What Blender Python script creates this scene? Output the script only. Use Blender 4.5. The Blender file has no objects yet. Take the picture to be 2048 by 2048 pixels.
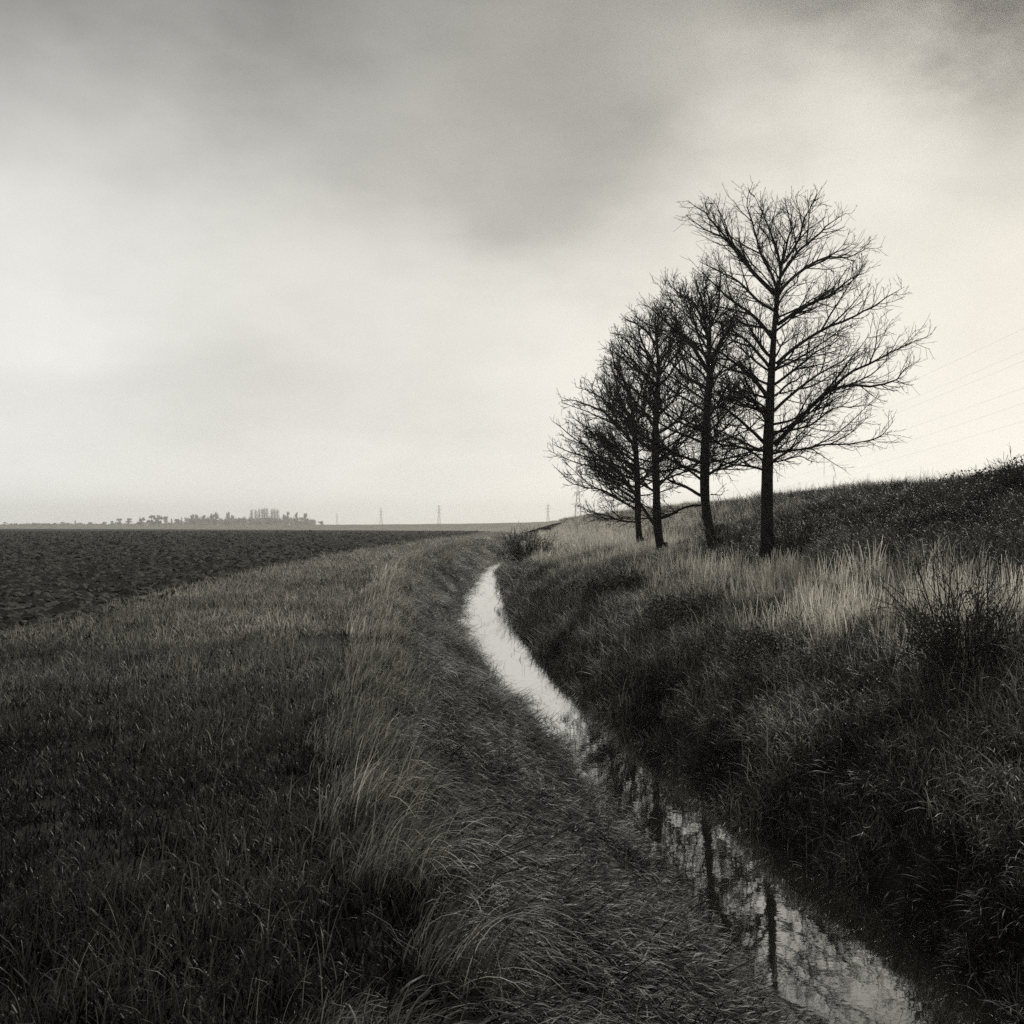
import bpy, math, random
import numpy as np

S = bpy.context.scene
COL = S.collection
R = math.radians
FPX = 1098.0            # focal length in pixels of a 1024 px picture
HV = 526.0              # eye-level row
EYE = 1.7
WATER = -1.5

# ------------------------------------------------------------------ camera
cam_d = bpy.data.cameras.new("camera")
cam = bpy.data.objects.new("camera", cam_d)
COL.objects.link(cam)
cam_d.sensor_width = 36.0
cam_d.lens = 36.0 * FPX / 1024.0
cam_d.clip_start = 0.05
cam_d.clip_end = 12000.0
cam.location = (0, 0, EYE)
cam.rotation_euler = (R(90) + math.atan((HV - 512) / FPX), 0, 0)
S.camera = cam

# ------------------------------------------------------------------ world
SUN_AZ, SUN_EL = 26.0, 40.0      # degrees to the right of the view, above the horizon
world = bpy.data.worlds.new("World")
S.world = world
world.use_nodes = True
nt = world.node_tree
N, L = nt.nodes, nt.links
N.clear()


def mth(tree, op, a, b=None, c=None, clamp=False):
    n = tree.nodes.new("ShaderNodeMath")
    n.operation = op
    n.use_clamp = clamp
    for i, v in enumerate((a, b, c)):
        if v is None:
            continue
        if isinstance(v, (int, float)):
            n.inputs[i].default_value = v
        else:
            tree.links.new(v, n.inputs[i])
    return n.outputs[0]


def build_world():
    out = N.new("ShaderNodeOutputWorld")
    bg = N.new("ShaderNodeBackground")
    bg.inputs["Strength"].default_value = 0.1
    L.new(bg.outputs[0], out.inputs[0])
    sky = N.new("ShaderNodeTexSky")
    sky.sky_type = 'NISHITA'
    sky.sun_disc = False
    sky.sun_elevation = R(SUN_EL)
    sky.sun_rotation = R(SUN_AZ)
    sky.dust_density = 4.0
    bw = N.new("ShaderNodeRGBToBW")
    L.new(sky.outputs[0], bw.inputs[0])
    tc = N.new("ShaderNodeTexCoord")
    sep = N.new("ShaderNodeSeparateXYZ")
    L.new(tc.outputs["Generated"], sep.inputs[0])
    x, y, z = sep.outputs
    deg = 180 / math.pi
    az = mth(nt, 'MULTIPLY', mth(nt, 'ARCTAN2', x, y), deg)
    el = mth(nt, 'MULTIPLY', mth(nt, 'ARCSINE', z), deg)
    # cloud warp
    mp = N.new("ShaderNodeMapping")
    mp.inputs["Scale"].default_value = (1.0, 1.0, 1.9)
    L.new(tc.outputs["Generated"], mp.inputs[0])

    def noise(scale, detail, rough, off):
        m2 = N.new("ShaderNodeVectorMath")
        m2.operation = 'ADD'
        m2.inputs[1].default_value = off
        L.new(mp.outputs[0], m2.inputs[0])
        n = N.new("ShaderNodeTexNoise")
        n.inputs["Scale"].default_value = scale
        n.inputs["Detail"].default_value = detail
        n.inputs["Roughness"].default_value = rough
        L.new(m2.outputs[0], n.inputs["Vector"])
        return mth(nt, 'SUBTRACT', n.outputs[0], 0.5)
    wa = noise(5.0, 5, 0.55, (3.1, 0.7, 1.3))
    we = noise(5.0, 5, 0.55, (7.7, 4.2, 9.1))
    azw = mth(nt, 'MULTIPLY_ADD', wa, 18.0, az)
    elw = mth(nt, 'MULTIPLY_ADD', we, 13.0, el)
    # brightness with height above the horizon
    el01 = mth(nt, 'DIVIDE', mth(nt, 'MULTIPLY_ADD', we, 4.0, el), 90.0, clamp=True)
    ramp = N.new("ShaderNodeValToRGB")
    cr = ramp.color_ramp
    cr.interpolation = 'B_SPLINE'
    pts = [(0, 1.10), (2.2, .99), (5, .885), (9, .80), (14, .69), (19, .52), (24, .345), (29, .25), (45, .25), (90, .28)]
    while len(cr.elements) < len(pts):
        cr.elements.new(0.5)
    for e, (p, v) in zip(cr.elements, pts):
        e.position = p / 90
        e.color = (v, v, v, 1)
    L.new(el01, ramp.inputs[0])
    lum = ramp.outputs[0]
    # broad cloud masses: (azimuth, elevation, widths, tilt, change)
    def px(X, Y):
        return (math.degrees(math.atan((X / 1932 * 1024 - 512) / FPX)),
                math.degrees(math.atan((HV - Y / 1932 * 1024) / FPX)))
    blobs = [(30, 520, 9, 8, .13), (1060, 350, 9.5, 4.2, -.18), (1780, 30, 8, 4.0, -.25), (1980, 0, 6, 6, -.18), (1930, 260, 4.5, 5, -.13),
             (1600, 300, 8, 4.2, .20), (1780, 620, 14, 7, .08), (490, 60, 5.0, 5, -.08), (250, 100, 5, 4.5, .03),
             (500, 770, 11, 3.2, -.12), (260, 930, 14, 2.6, -.06), (1180, 640, 6, 5, .06), (640, 560, 8, 5, .03),
             (1000, 60, 10, 4, -.02), (60, 0, 5, 4, -.05)]
    for (X, Y, sa, se, amp) in blobs:
        a0, e0 = px(X, Y)
        da = mth(nt, 'DIVIDE', mth(nt, 'SUBTRACT', azw, a0), sa)
        de = mth(nt, 'DIVIDE', mth(nt, 'SUBTRACT', elw, e0), se)
        q = mth(nt, 'ADD', mth(nt, 'MULTIPLY', da, da), mth(nt, 'MULTIPLY', de, de))
        g = mth(nt, 'EXPONENT', mth(nt, 'MULTIPLY', q, -1.0))
        lum = mth(nt, 'MULTIPLY_ADD', g, amp, lum)
    # finer cloud texture
    lum = mth(nt, 'MULTIPLY_ADD', noise(9.0, 7, 0.6, (1.0, 8.0, 2.0)), 0.14, lum)
    lum = mth(nt, 'MULTIPLY_ADD', noise(3.0, 4, 0.5, (5.0, 2.0, 6.0)), 0.11, lum)
    # behind the viewer an even bright overcast
    back = N.new("ShaderNodeMapRange")
    back.interpolation_type = 'SMOOTHSTEP'
    back.inputs["From Min"].default_value = 35
    back.inputs["From Max"].default_value = 95
    L.new(mth(nt, 'ABSOLUTE', az), back.inputs["Value"])
    mixb = N.new("ShaderNodeMix")
    mixb.data_type = 'FLOAT'
    L.new(back.outputs[0], mixb.inputs[0])
    L.new(lum, mixb.inputs[2])
    mixb.inputs[3].default_value = 0.42
    lum = mth(nt, 'MAXIMUM', mixb.outputs[0], 0.05)
    cl = mth(nt, 'MULTIPLY', lum, 10.0)                 # strength 0.1 brings it back
    mixs = N.new("ShaderNodeMix")
    mixs.data_type = 'FLOAT'
    mixs.inputs[0].default_value = 0.95                 # cloud cover over the clear sky
    L.new(bw.outputs[0], mixs.inputs[2])
    L.new(cl, mixs.inputs[3])
    tint = N.new("ShaderNodeMapRange")
    tint.inputs["From Min"].default_value = -24
    tint.inputs["From Max"].default_value = 25
    L.new(az, tint.inputs["Value"])
    tr = N.new("ShaderNodeValToRGB")
    tr.color_ramp.elements[0].color = (1.0, .992, .94, 1)
    tr.color_ramp.elements[1].color = (1.025, .972, .862, 1)
    L.new(tint.outputs[0], tr.inputs[0])
    mul = N.new("ShaderNodeVectorMath")
    mul.operation = 'SCALE'
    L.new(tr.outputs[0], mul.inputs[0])
    L.new(mixs.outputs[0], mul.inputs["Scale"])
    L.new(mul.outputs[0], bg.inputs["Color"])


build_world()

# ------------------------------------------------------------------ sun behind the cloud
sun_d = bpy.data.lights.new("sun", 'SUN')
sun_d.energy = 2.8
sun_d.angle = R(10)
sun_d.color = (1.0, 0.96, 0.88)
sun = bpy.data.objects.new("sun", sun_d)
COL.objects.link(sun)
sun.rotation_euler = (R(90 - SUN_EL), 0, R(180 - SUN_AZ))
sun.location = (200, 400, 400)

S.view_settings.view_transform = 'Standard'
S.view_settings.look = 'None'
S.view_settings.exposure = 0.0
S.view_settings.gamma = 1.0
S.cycles.max_bounces = 6
S.cycles.diffuse_bounces = 3
S.cycles.transmission_bounces = 3
S.cycles.volume_bounces = 2
S.cycles.use_denoising = False
S.cycles.sample_clamp_indirect = 2.0
S.cycles.transparent_max_bounces = 6

# ------------------------------------------------------------------ helpers
rng = np.random.default_rng(7)


def tag(o, label=None, cat=None, group=None, kind=None):
    if label: o["label"] = label
    if cat: o["category"] = cat
    if group: o["group"] = group
    if kind: o["kind"] = kind
    return o


def mesh_data(name, verts, faces, smooth=False, attrs=None):
    """verts (n,3); faces (m,k) array or a list of such arrays"""
    me = bpy.data.meshes.new(name)
    verts = np.asarray(verts, np.float32)
    fl = faces if isinstance(faces, list) else [faces]
    fl = [np.asarray(f, np.int32) for f in fl if len(f)]
    me.vertices.add(len(verts))
    me.vertices.foreach_set("co", verts.ravel())
    if fl:
        loops = np.concatenate([f.ravel() for f in fl])
        sizes = np.concatenate([np.full(len(f), f.shape[1], np.int32) for f in fl])
        starts = np.concatenate([[0], np.cumsum(sizes)[:-1]]).astype(np.int32)
        me.loops.add(len(loops))
        me.loops.foreach_set("vertex_index", loops)
        me.polygons.add(len(sizes))
        me.polygons.foreach_set("loop_start", starts)
        me.polygons.foreach_set("loop_total", sizes)
        if smooth:
            me.polygons.foreach_set("use_smooth", np.ones(len(sizes), bool))
    for an, av in (attrs or {}).items():
        a = me.attributes.new(an, 'FLOAT', 'POINT')
        a.data.foreach_set("value", np.asarray(av, np.float32))
    me.update(calc_edges=True)
    return me


def obj(name, me, mat=None, parent=None, loc=None, link=True):
    o = bpy.data.objects.new(name, me)
    if link:
        COL.objects.link(o)
    if mat: me.materials.append(mat)
    if parent: o.parent = parent
    if loc is not None: o.location = loc
    return o


def empty(name, loc, rz=0.0):
    o = bpy.data.objects.new(name, None)
    COL.objects.link(o)
    o.location = loc
    o.rotation_euler = (0, 0, rz)
    o.empty_display_size = 0.3
    return o


def vnoise(x, y, seed=0):
    x = np.asarray(x, float); y = np.asarray(y, float)
    xi = np.floor(x); yi = np.floor(y)
    fx = x - xi; fy = y - yi
    fx = fx * fx * (3 - 2 * fx); fy = fy * fy * (3 - 2 * fy)

    def h(a, b):
        v = np.sin(a * 127.1 + b * 311.7 + seed * 74.7) * 43758.5453
        return v - np.floor(v)
    return (h(xi, yi) * (1 - fx) + h(xi + 1, yi) * fx) * (1 - fy) + (h(xi, yi + 1) * (1 - fx) + h(xi + 1, yi + 1) * fx) * fy


def fbm(x, y, seed=0, octv=4, gain=0.5):
    s = 0; a = 1; t = 0
    for i in range(octv):
        s = s + a * vnoise(x * 2 ** i + 17.3 * i, y * 2 ** i - 9.1 * i, seed + i)
        t += a; a *= gain
    return s / t


def sstep(a, b, x):
    t = np.clip((x - a) / (b - a), 0, 1)
    return t * t * (3 - 2 * t)


# ------------------------------------------------------------------ the lie of the land
YL = [-50, 0, 5, 7, 8.2, 9.9, 11.3, 13.6, 16, 19.4, 23, 28.6, 34.4, 48, 76, 106, 140, 180, 300]
XLv = [2.6, 2.3, 2.1, 2.0, 1.75, 1.5, 1.34, 1.08, .76, .32, -.18, -1.04, -1.57, -1.95, -2.2, -1.7, .6, 4.0, 9.0]
YR = [-50, 0, 7, 8, 9.4, 10.5, 11.7, 13.3, 15.7, 18.8, 22.4, 27.3, 35.5, 56.7, 76, 106, 140, 180, 300]
XRv = [4.4, 3.7, 3.40, 3.30, 3.2, 3.0, 2.70, 2.5, 2.3, 1.85, 1.35, .80, .3, -.35, -.75, -.2, 2.0, 5.0, 9.6]
YS = [-50, 0, 3.7, 5.8, 12, 20, 36, 62, 100, 155, 200, 300]
XSv = [.1, -.1, -.3, -.69, -1.5, -2.36, -3.9, -5.0, -4.6, -2.7, 0.5, 5.5]
YE = [-50, 0, 17.8, 23, 36, 61, 124, 187, 373, 600]
XEv = [-6.2, -6.2, -7.1, -7.7, -8.6, -9.8, -9.6, -8.0, -5.0, -4.0]


def XL(y): return np.interp(y, YL, XLv)
def XR(y): return np.interp(y, YR, XRv)
def XS(y): return np.interp(y, YS, XSv) + 0.5 * (fbm(np.asarray(y) * .33, 0 * np.asarray(y), 3, 2) - .5)
def XE(y): return np.interp(y, YE, XEv)
def XC(y): return np.interp(y, [-50, 20, 60, 150, 300], [12.0, 11.6, 11.4, 11.0, 11.0])
def ZC(y): return np.interp(y, [-50, 20, 45, 100, 160, 300, 360], [2.72, 2.72, 2.85, 3.0, 3.05, 3.05, 2.8])


def ground_z(x, y):
    x = np.asarray(x, float); y = np.asarray(y, float)
    xs, xl, xr, xc, zc = XS(y), XL(y), XR(y), XC(y), ZC(y)
    fade = 1 - sstep(250, 300, y)
    # left: verge, shoulder, slope to the water
    tl = np.clip((x - xs) / (xl - xs), 0, 1)
    zl = -1.62 * (0.75 * tl + 0.25 * tl * tl * (3 - 2 * tl))
    lip = np.exp(-((x - xs - .05) / .32) ** 2) * .16 - np.exp(-((x - xs + .9) / .5) ** 2) * .03
    zl = zl + lip * (.4 + 1.2 * fbm(y * .7, 0 * y, 17, 2)) * (1 - sstep(60, 120, y))
    lump = (fbm(x * .9, y * .7, 11, 3) - .5)
    gul = np.abs(fbm(x * .25 + y * .28, y * .10 - x * .2, 13, 2) - .5) * 2
    zl = zl - .55 * (1 - sstep(.0, .16, gul)) * sstep(-.02, .2, tl) * (1 - sstep(.6, .95, tl)) * sstep(9, 14, y)
    zl = zl + 0.45 * lump * sstep(0, .25, tl) * (1 - sstep(.7, 1, tl))
    # right: steep bank, shelf, embankment
    d = x - xr
    z6 = 0.74
    k1 = xr + .6; k2 = xr + 1.5; k3 = np.maximum(6.0, k2 + 1.2); k4 = (k3 + xc) * .5
    zr = np.where(x < k1, -1.62 + d / .6 * .80,
         np.where(x < k2, -.82 + (x - k1) / .9 * .66,
         np.where(x < k3, -.16 + (x - k2) / (k3 - k2) * (z6 + .16),
         np.where(x < k4, z6 + (x - k3) / (k4 - k3) * (zc * .60 + .05 - z6),
         np.where(x < xc, zc * .60 + .05 + (x - k4) / (xc - k4) * (zc * .40 - .05),
         np.where(x < xc + 3, zc, zc * np.clip(1 - (x - xc - 3) / 11, 0, 1)))))))
    zr = zr + 0.22 * (fbm(x * .6, y * .45, 21, 3) - .5) * sstep(0.2, 1.5, d) * (1 - sstep(14, 22, x))
    zr = np.where(zr > 0, zr * fade, zr)
    mid = np.where(x < (xl + xr) / 2, zl, zr)
    bed = np.where((x > xl) & (x < xr), np.minimum(mid, -1.62 - .35 * np.sin(np.pi * np.clip((x - xl) / (xr - xl), 0, 1))), mid)
    z = bed + .05 * (fbm(x * .8, y * .8, 5, 3) - .5) * (1 - sstep(200, 400, y))
    # ditch closes far away
    z = np.where(y > 112, np.where(z < 0, z * (1 - sstep(112, 150, y)), z), z)
    # tussocky verge
    vg = sstep(-.3, .8, x - XE(y)) * sstep(-.2, .6, xs - x) * (1 - sstep(40, 90, y))
    z = z + vg * .17 * (fbm(x * 1.1, y * .9, 63, 3) - .5)
    # gentle drop under the field
    z = z - .35 * sstep(0.3, 2.0, XE(y) - x) * (1 - sstep(365, 372, y))
    return z


# ------------------------------------------------------------------ materials
def new_mat(name):
    m = bpy.data.materials.new(name)
    m.use_nodes = True
    m.node_tree.nodes.clear()
    return m, m.node_tree


WARM = (1.0, .96, .855)


def mat_soil(name, lo, hi, scale=6.0, rough=0.9, spec=0.15, bump=0.0):
    m, t = new_mat(name)
    o = t.nodes.new("ShaderNodeOutputMaterial")
    p = t.nodes.new("ShaderNodeBsdfPrincipled")
    tc = t.nodes.new("ShaderNodeTexCoord")
    n = t.nodes.new("ShaderNodeTexNoise")
    n.inputs["Scale"].default_value = scale
    n.inputs["Detail"].default_value = 8
    n.inputs["Roughness"].default_value = .65
    t.links.new(tc.outputs["Object"], n.inputs["Vector"])
    r = t.nodes.new("ShaderNodeValToRGB")
    r.color_ramp.elements[0].position = .3
    r.color_ramp.elements[1].position = .72
    r.color_ramp.elements[0].color = tuple(lo * c for c in WARM) + (1,)
    r.color_ramp.elements[1].color = tuple(hi * c for c in WARM) + (1,)
    t.links.new(n.outputs[0], r.inputs[0])
    t.links.new(r.outputs[0], p.inputs["Base Color"])
    p.inputs["Roughness"].default_value = rough
    p.inputs["Specular IOR Level"].default_value = spec
    if bump:
        b = t.nodes.new("ShaderNodeBump")
        b.inputs["Strength"].default_value = bump
        b.inputs["Distance"].default_value = .05
        t.links.new(n.outputs[0], b.inputs["Height"])
        t.links.new(b.outputs[0], p.inputs["Normal"])
    t.links.new(p.outputs[0], o.inputs[0])
    return m


def mat_blade(name, transl=0.3, spec=0.3, rough=0.5):
    """grass, reed or leaf: albedo = per-plant tint (on the left bank with painted foreground darkening) x the blade's own tone"""
    m, t = new_mat(name)
    o = t.nodes.new("ShaderNodeOutputMaterial")
    p = t.nodes.new("ShaderNodeBsdfPrincipled")
    a = t.nodes.new("ShaderNodeAttribute"); a.attribute_type = 'INSTANCER'; a.attribute_name = "tint"
    b = t.nodes.new("ShaderNodeAttribute"); b.attribute_type = 'GEOMETRY'; b.attribute_name = "tone"
    v = mth(t, 'MULTIPLY', a.outputs["Fac"], b.outputs["Fac"])
    s = t.nodes.new("ShaderNodeVectorMath"); s.operation = 'SCALE'
    s.inputs[0].default_value = WARM
    t.links.new(v, s.inputs["Scale"])
    t.links.new(s.outputs[0], p.inputs["Base Color"])
    p.inputs["Roughness"].default_value = rough
    p.inputs["Specular IOR Level"].default_value = spec
    tr = t.nodes.new("ShaderNodeBsdfTranslucent")
    t.links.new(s.outputs[0], tr.inputs["Color"])
    mx = t.nodes.new("ShaderNodeMixShader")
    mx.inputs[0].default_value = transl
    t.links.new(p.outputs[0], mx.inputs[1])
    t.links.new(tr.outputs[0], mx.inputs[2])
    t.links.new(mx.outputs[0], o.inputs[0])
    return m


def mat_plant(name, col, transl=0.25, spec=.25):
    """same for plants that are single objects: the tone lies in the mesh"""
    m, t = new_mat(name)
    o = t.nodes.new("ShaderNodeOutputMaterial")
    p = t.nodes.new("ShaderNodeBsdfPrincipled")
    b = t.nodes.new("ShaderNodeAttribute"); b.attribute_type = 'GEOMETRY'; b.attribute_name = "tone"
    s = t.nodes.new("ShaderNodeVectorMath"); s.operation = 'SCALE'
    s.inputs[0].default_value = tuple(col * c for c in WARM)
    t.links.new(b.outputs["Fac"], s.inputs["Scale"])
    t.links.new(s.outputs[0], p.inputs["Base Color"])
    p.inputs["Roughness"].default_value = .55
    p.inputs["Specular IOR Level"].default_value = spec
    tr = t.nodes.new("ShaderNodeBsdfTranslucent")
    t.links.new(s.outputs[0], tr.inputs["Color"])
    mx = t.nodes.new("ShaderNodeMixShader")
    mx.inputs[0].default_value = transl
    t.links.new(p.outputs[0], mx.inputs[1])
    t.links.new(tr.outputs[0], mx.inputs[2])
    t.links.new(mx.outputs[0], o.inputs[0])
    return m


def mat_water():
    m, t = new_mat("ditch_water")
    o = t.nodes.new("ShaderNodeOutputMaterial")
    p = t.nodes.new("ShaderNodeBsdfPrincipled")
    p.inputs["Base Color"].default_value = (.012, .0115, .010, 1)
    p.inputs["Roughness"].default_value = .4
    p.inputs["Specular IOR Level"].default_value = 0
    gl = t.nodes.new("ShaderNodeBsdfGlossy")
    gl.inputs["Roughness"].default_value = .025
    lw = t.nodes.new("ShaderNodeLayerWeight")
    lw.inputs["Blend"].default_value = .5
    fr = mth(t, 'MULTIPLY_ADD', mth(t, 'POWER', lw.outputs["Facing"], 1.45), 1.03, .04, True)
    tc = t.nodes.new("ShaderNodeTexCoord")
    mp = t.nodes.new("ShaderNodeMapping")
    mp.inputs["Scale"].default_value = (1, 1, 1)
    n = t.nodes.new("ShaderNodeTexNoise")
    n.inputs["Scale"].default_value = 4.0
    n.inputs["Detail"].default_value = 3
    t.links.new(tc.outputs["Object"], mp.inputs[0])
    t.links.new(mp.outputs[0], n.inputs["Vector"])
    b = t.nodes.new("ShaderNodeBump")
    b.inputs["Strength"].default_value = .045
    b.inputs["Distance"].default_value = .02
    t.links.new(n.outputs[0], b.inputs["Height"])
    t.links.new(b.outputs[0], gl.inputs["Normal"])
    mx = t.nodes.new("ShaderNodeMixShader")
    t.links.new(fr, mx.inputs[0])
    t.links.new(p.outputs[0], mx.inputs[1])
    t.links.new(gl.outputs[0], mx.inputs[2])
    t.links.new(mx.outputs[0], o.inputs[0])
    return m


M_GROUND = mat_soil("thatch_and_soil", .006, .024, 7.0, bump=.6)
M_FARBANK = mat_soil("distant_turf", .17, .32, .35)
M_FIELD = mat_soil("ploughed_earth", .011, .032, 1.6, rough=.9, spec=.03, bump=.5)
M_CLOD = mat_soil("dry_earth", .028, .115, .9, rough=.9, spec=.06, bump=.4)
M_BARK = mat_soil("dark_bark", .012, .030, 9.0, spec=.1, bump=.4)
M_STEEL = mat_soil("weathered_steel", .26, .36, .5, rough=.6)
M_GRASS = mat_blade("grass_blade", .30, .26, .45)
M_REED = mat_blade("dead_reed", .35, .25, .5)
M_SCRUB = mat_blade("scrub_leaf", .15, .2, .5)
M_WATER = mat_water()

# ------------------------------------------------------------------ ground, field, water, far bank
def steps(a, b, base, rate):
    v = [a]
    while v[-1] < b:
        v.append(v[-1] + max(base, rate * abs(v[-1])))
    v[-1] = b
    return v


def grid_mesh(X, Y, Z, name, keep=None, smooth=True):
    ny, nx = X.shape
    V = np.stack([X.ravel(), Y.ravel(), Z.ravel()], 1)
    i = np.arange((ny - 1) * (nx - 1))
    r, c = i // (nx - 1), i % (nx - 1)
    a = r * nx + c
    F = np.stack([a, a + 1, a + nx + 1, a + nx], 1)
    if keep is not None:
        k = keep.ravel()
        F = F[k[F].all(1)]
        used = np.zeros(len(V), bool); used[F.ravel()] = True
        remap = np.cumsum(used) - 1
        V = V[used]; F = remap[F]
    return mesh_data(name, V, F, smooth)


ys = np.array([-2500, -900, -300, -100, -40, -20, -12, -8] + steps(-6, 30, .16, 0) + steps(30, 2500, .16, .012)[1:])
neg = [-v for v in steps(14, 2500, .8, .06)][::-1]
pos = steps(15, 2500, .8, .06)[1:]
xs_ = np.array(neg + list(np.arange(-13.85, 15.01, .15)) + pos)
GX, GY = np.meshgrid(xs_, ys)
GZ = ground_z(GX, GY)
ground = obj("ground", grid_mesh(GX, GY, GZ, "ground"), M_GROUND)
tag(ground, "grassy fenland ground with a ditch and a raised bank", "ground", kind="structure")

fy = np.array(steps(9, 374, .11, .0055))
fo = np.array([0] + steps(.10, 430, .11, .011))
FX = XE(fy)[:, None] - fo[None, :]
FY = np.repeat(fy[:, None], len(fo), 1)
clod = fbm(FX * 4.4, FY * 5.6, 31, 4, .64)
ridge = np.abs(fbm(FX * 1.5, FY * 1.9, 37, 3, .55) - .5) * 2
furrow = .5 + .5 * np.sin(((XE(FY) - FX) + .35 * (fbm(FX * .5, FY * .3, 41, 2) - .5)) * 2 * np.pi / .95)
amp = 1 + .6 * sstep(40, 200, FY)
FZ = -.06 + .11 * furrow + amp * (.46 * (clod - .5) + .10 * (ridge - .4))
FZ = FZ * sstep(0, .8, XE(FY) - FX + .1) + .02 + .0 * FX
FZ = FZ - .0 + .10 * (fbm(FX * .05, FY * .05, 43, 2) - .5)
keepf = FX > -(.60 * FY + 12)
field = obj("ploughed_field", grid_mesh(FX, FY, FZ, "ploughed_field", keepf, smooth=False), M_FIELD)
tag(field, "flat dark ploughed field with rough clods of earth", "field", kind="structure")

wy = np.array(steps(-8, 140, .5, .01))
WX = np.stack([XL(wy) - 1.2, (XL(wy) + XR(wy)) / 2, XR(wy) + .8], 1)
WY = np.repeat(wy[:, None], 3, 1)
water = obj("water", grid_mesh(WX, WY, np.full_like(WX, WATER), "water"), M_WATER)
tag(water, "narrow curving ribbon of still ditch water reflecting the sky", "water", kind="structure")


def far_bank():
    P = np.array([(11.0, 225, 3.05), (11.2, 270, 3.05), (9.5, 310, 2.9), (3, 350, 2.75), (-12, 390, 2.6), (-40, 440, 2.45),
                  (-90, 505, 2.3), (-200, 610, 2.0), (-400, 780, 1.9), (-700, 1000, 1.9)])
    d = np.r_[0, np.cumsum(np.hypot(*np.diff(P[:, :2], axis=0).T))]
    s = np.arange(0, d[-1], 3.0)
    C = np.stack([np.interp(s, d, P[:, i]) for i in range(3)], 1)
    for _ in range(6):
        C[1:-1] = (C[:-2] + 2 * C[1:-1] + C[2:]) / 4
    T = np.gradient(C[:, :2], axis=0); T /= np.linalg.norm(T, axis=1)[:, None]
    Nn = np.stack([-T[:, 1], T[:, 0]], 1)           # left side: towards the viewer
    offs = np.array([14, 11, 8, 5, 2.5, .8, -1.5, -3.5, -8, -15])
    hs = np.array([-.06, .12, .36, .64, .88, .99, 1.0, .97, .5, -.06])
    X = C[:, 0, None] + Nn[:, 0, None] * offs
    Y = C[:, 1, None] + Nn[:, 1, None] * offs
    Z = C[:, 2, None] * hs + .28 * (fbm(X * .12, Y * .12, 51, 4) - .5) * (hs > 0)
    Z[:12] -= np.linspace(.6, 0, 12)[:, None]
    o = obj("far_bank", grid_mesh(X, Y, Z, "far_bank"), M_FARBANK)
    tag(o, "pale distant flood bank curving away across the horizon", "bank", kind="structure")


far_bank()

# ------------------------------------------------------------------ grass tufts
SRC = {}


def blades(n, rad, lmin, lmax, wid, lean, curl, direction=0.0, spread=math.pi, seg=4, seed=0, tone=(.6, 1.3), tipw=.25, flat=0.0):
    g = np.random.default_rng(seed)
    r = rad * np.sqrt(g.random(n)); a = g.random(n) * 2 * np.pi
    bx, by = r * np.cos(a), r * np.sin(a)
    ln = lmin + (lmax - lmin) * g.random(n) ** 1.3
    az = direction + (g.random(n) * 2 - 1) * spread
    th0 = np.abs(g.normal(0, lean, n)) + flat
    k = np.abs(g.normal(curl, curl * .5 + .02, n))
    ph = g.random(n) * np.pi                             # turn of the blade about itself
    side_az = az + np.pi / 2 + g.normal(0, .7, n)
    w = wid * (.6 + .8 * g.random(n))
    V = np.zeros((n, seg + 1, 2, 3))
    px_, py_, pz_ = bx.copy(), by.copy(), np.full(n, -.03)
    for j in range(seg + 1):
        t = j / seg
        th = np.clip(th0 + k * t * t, 0, 2.3)
        ww = w * (1 - (1 - tipw) * t ** 1.5) * .5
        V[:, j, 0] = np.stack([px_ - np.cos(side_az) * ww, py_ - np.sin(side_az) * ww, pz_], 1)
        V[:, j, 1] = np.stack([px_ + np.cos(side_az) * ww, py_ + np.sin(side_az) * ww, pz_ + .15 * ww], 1)
        st = ln / seg
        px_ = px_ + np.sin(th) * np.cos(az) * st
        py_ = py_ + np.sin(th) * np.sin(az) * st
        pz_ = pz_ + np.cos(th) * st
    idx = np.arange(n * (seg + 1) * 2).reshape(n, seg + 1, 2)
    F = np.stack([idx[:, :-1, 0], idx[:, :-1, 1], idx[:, 1:, 1], idx[:, 1:, 0]], -1).reshape(-1, 4)
    tn = np.repeat(tone[0] + (tone[1] - tone[0]) * g.random(n) ** 2.4, (seg + 1) * 2)
    return V.reshape(-1, 3), F, tn


def leaves(n, rx, rz, size, seed, tone=(.5, 1.3)):
    """small leaf faces filling a low dome"""
    g = np.random.default_rng(seed)
    d = g.normal(size=(n, 3)); d /= np.linalg.norm(d, axis=1)[:, None]
    d[:, 2] = np.abs(d[:, 2])
    q = (.55 + .45 * g.random(n) ** .5)[:, None]
    c = d * q * np.array([rx, rx, rz])
    u = g.normal(size=(n, 3)); u /= np.linalg.norm(u, axis=1)[:, None]
    v = np.cross(u, g.normal(size=(n, 3))); v /= np.linalg.norm(v, axis=1)[:, None]
    s = (size * (.6 + .8 * g.random(n)))[:, None]
    V = np.stack([c - u * s, c - v * s * .45, c + u * s, c + v * s * .45], 1)
    F = np.arange(n * 4).reshape(n, 4)
    tn = np.repeat(tone[0] + (tone[1] - tone[0]) * g.random(n) ** 1.5, 4)
    return V.reshape(-1, 3), F, tn


def join(parts):
    V, F, T, o = [], [], [], 0
    for v, f, t in parts:
        V.append(v); F.append(f + o); T.append(t); o += len(v)
    return np.concatenate(V), np.concatenate(F), np.concatenate(T)


def source(kind, mat, variants):
    c = bpy.data.collections.new("source_" + kind)
    for i, parts in enumerate(variants):
        v, f, t = join(parts)
        me = mesh_data(f"{kind}_tuft", v, f, False, {"tone": t})
        me.materials.append(mat)
        c.objects.link(bpy.data.objects.new(f"{kind}_tuft_{i}", me))
    SRC[kind] = c


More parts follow.
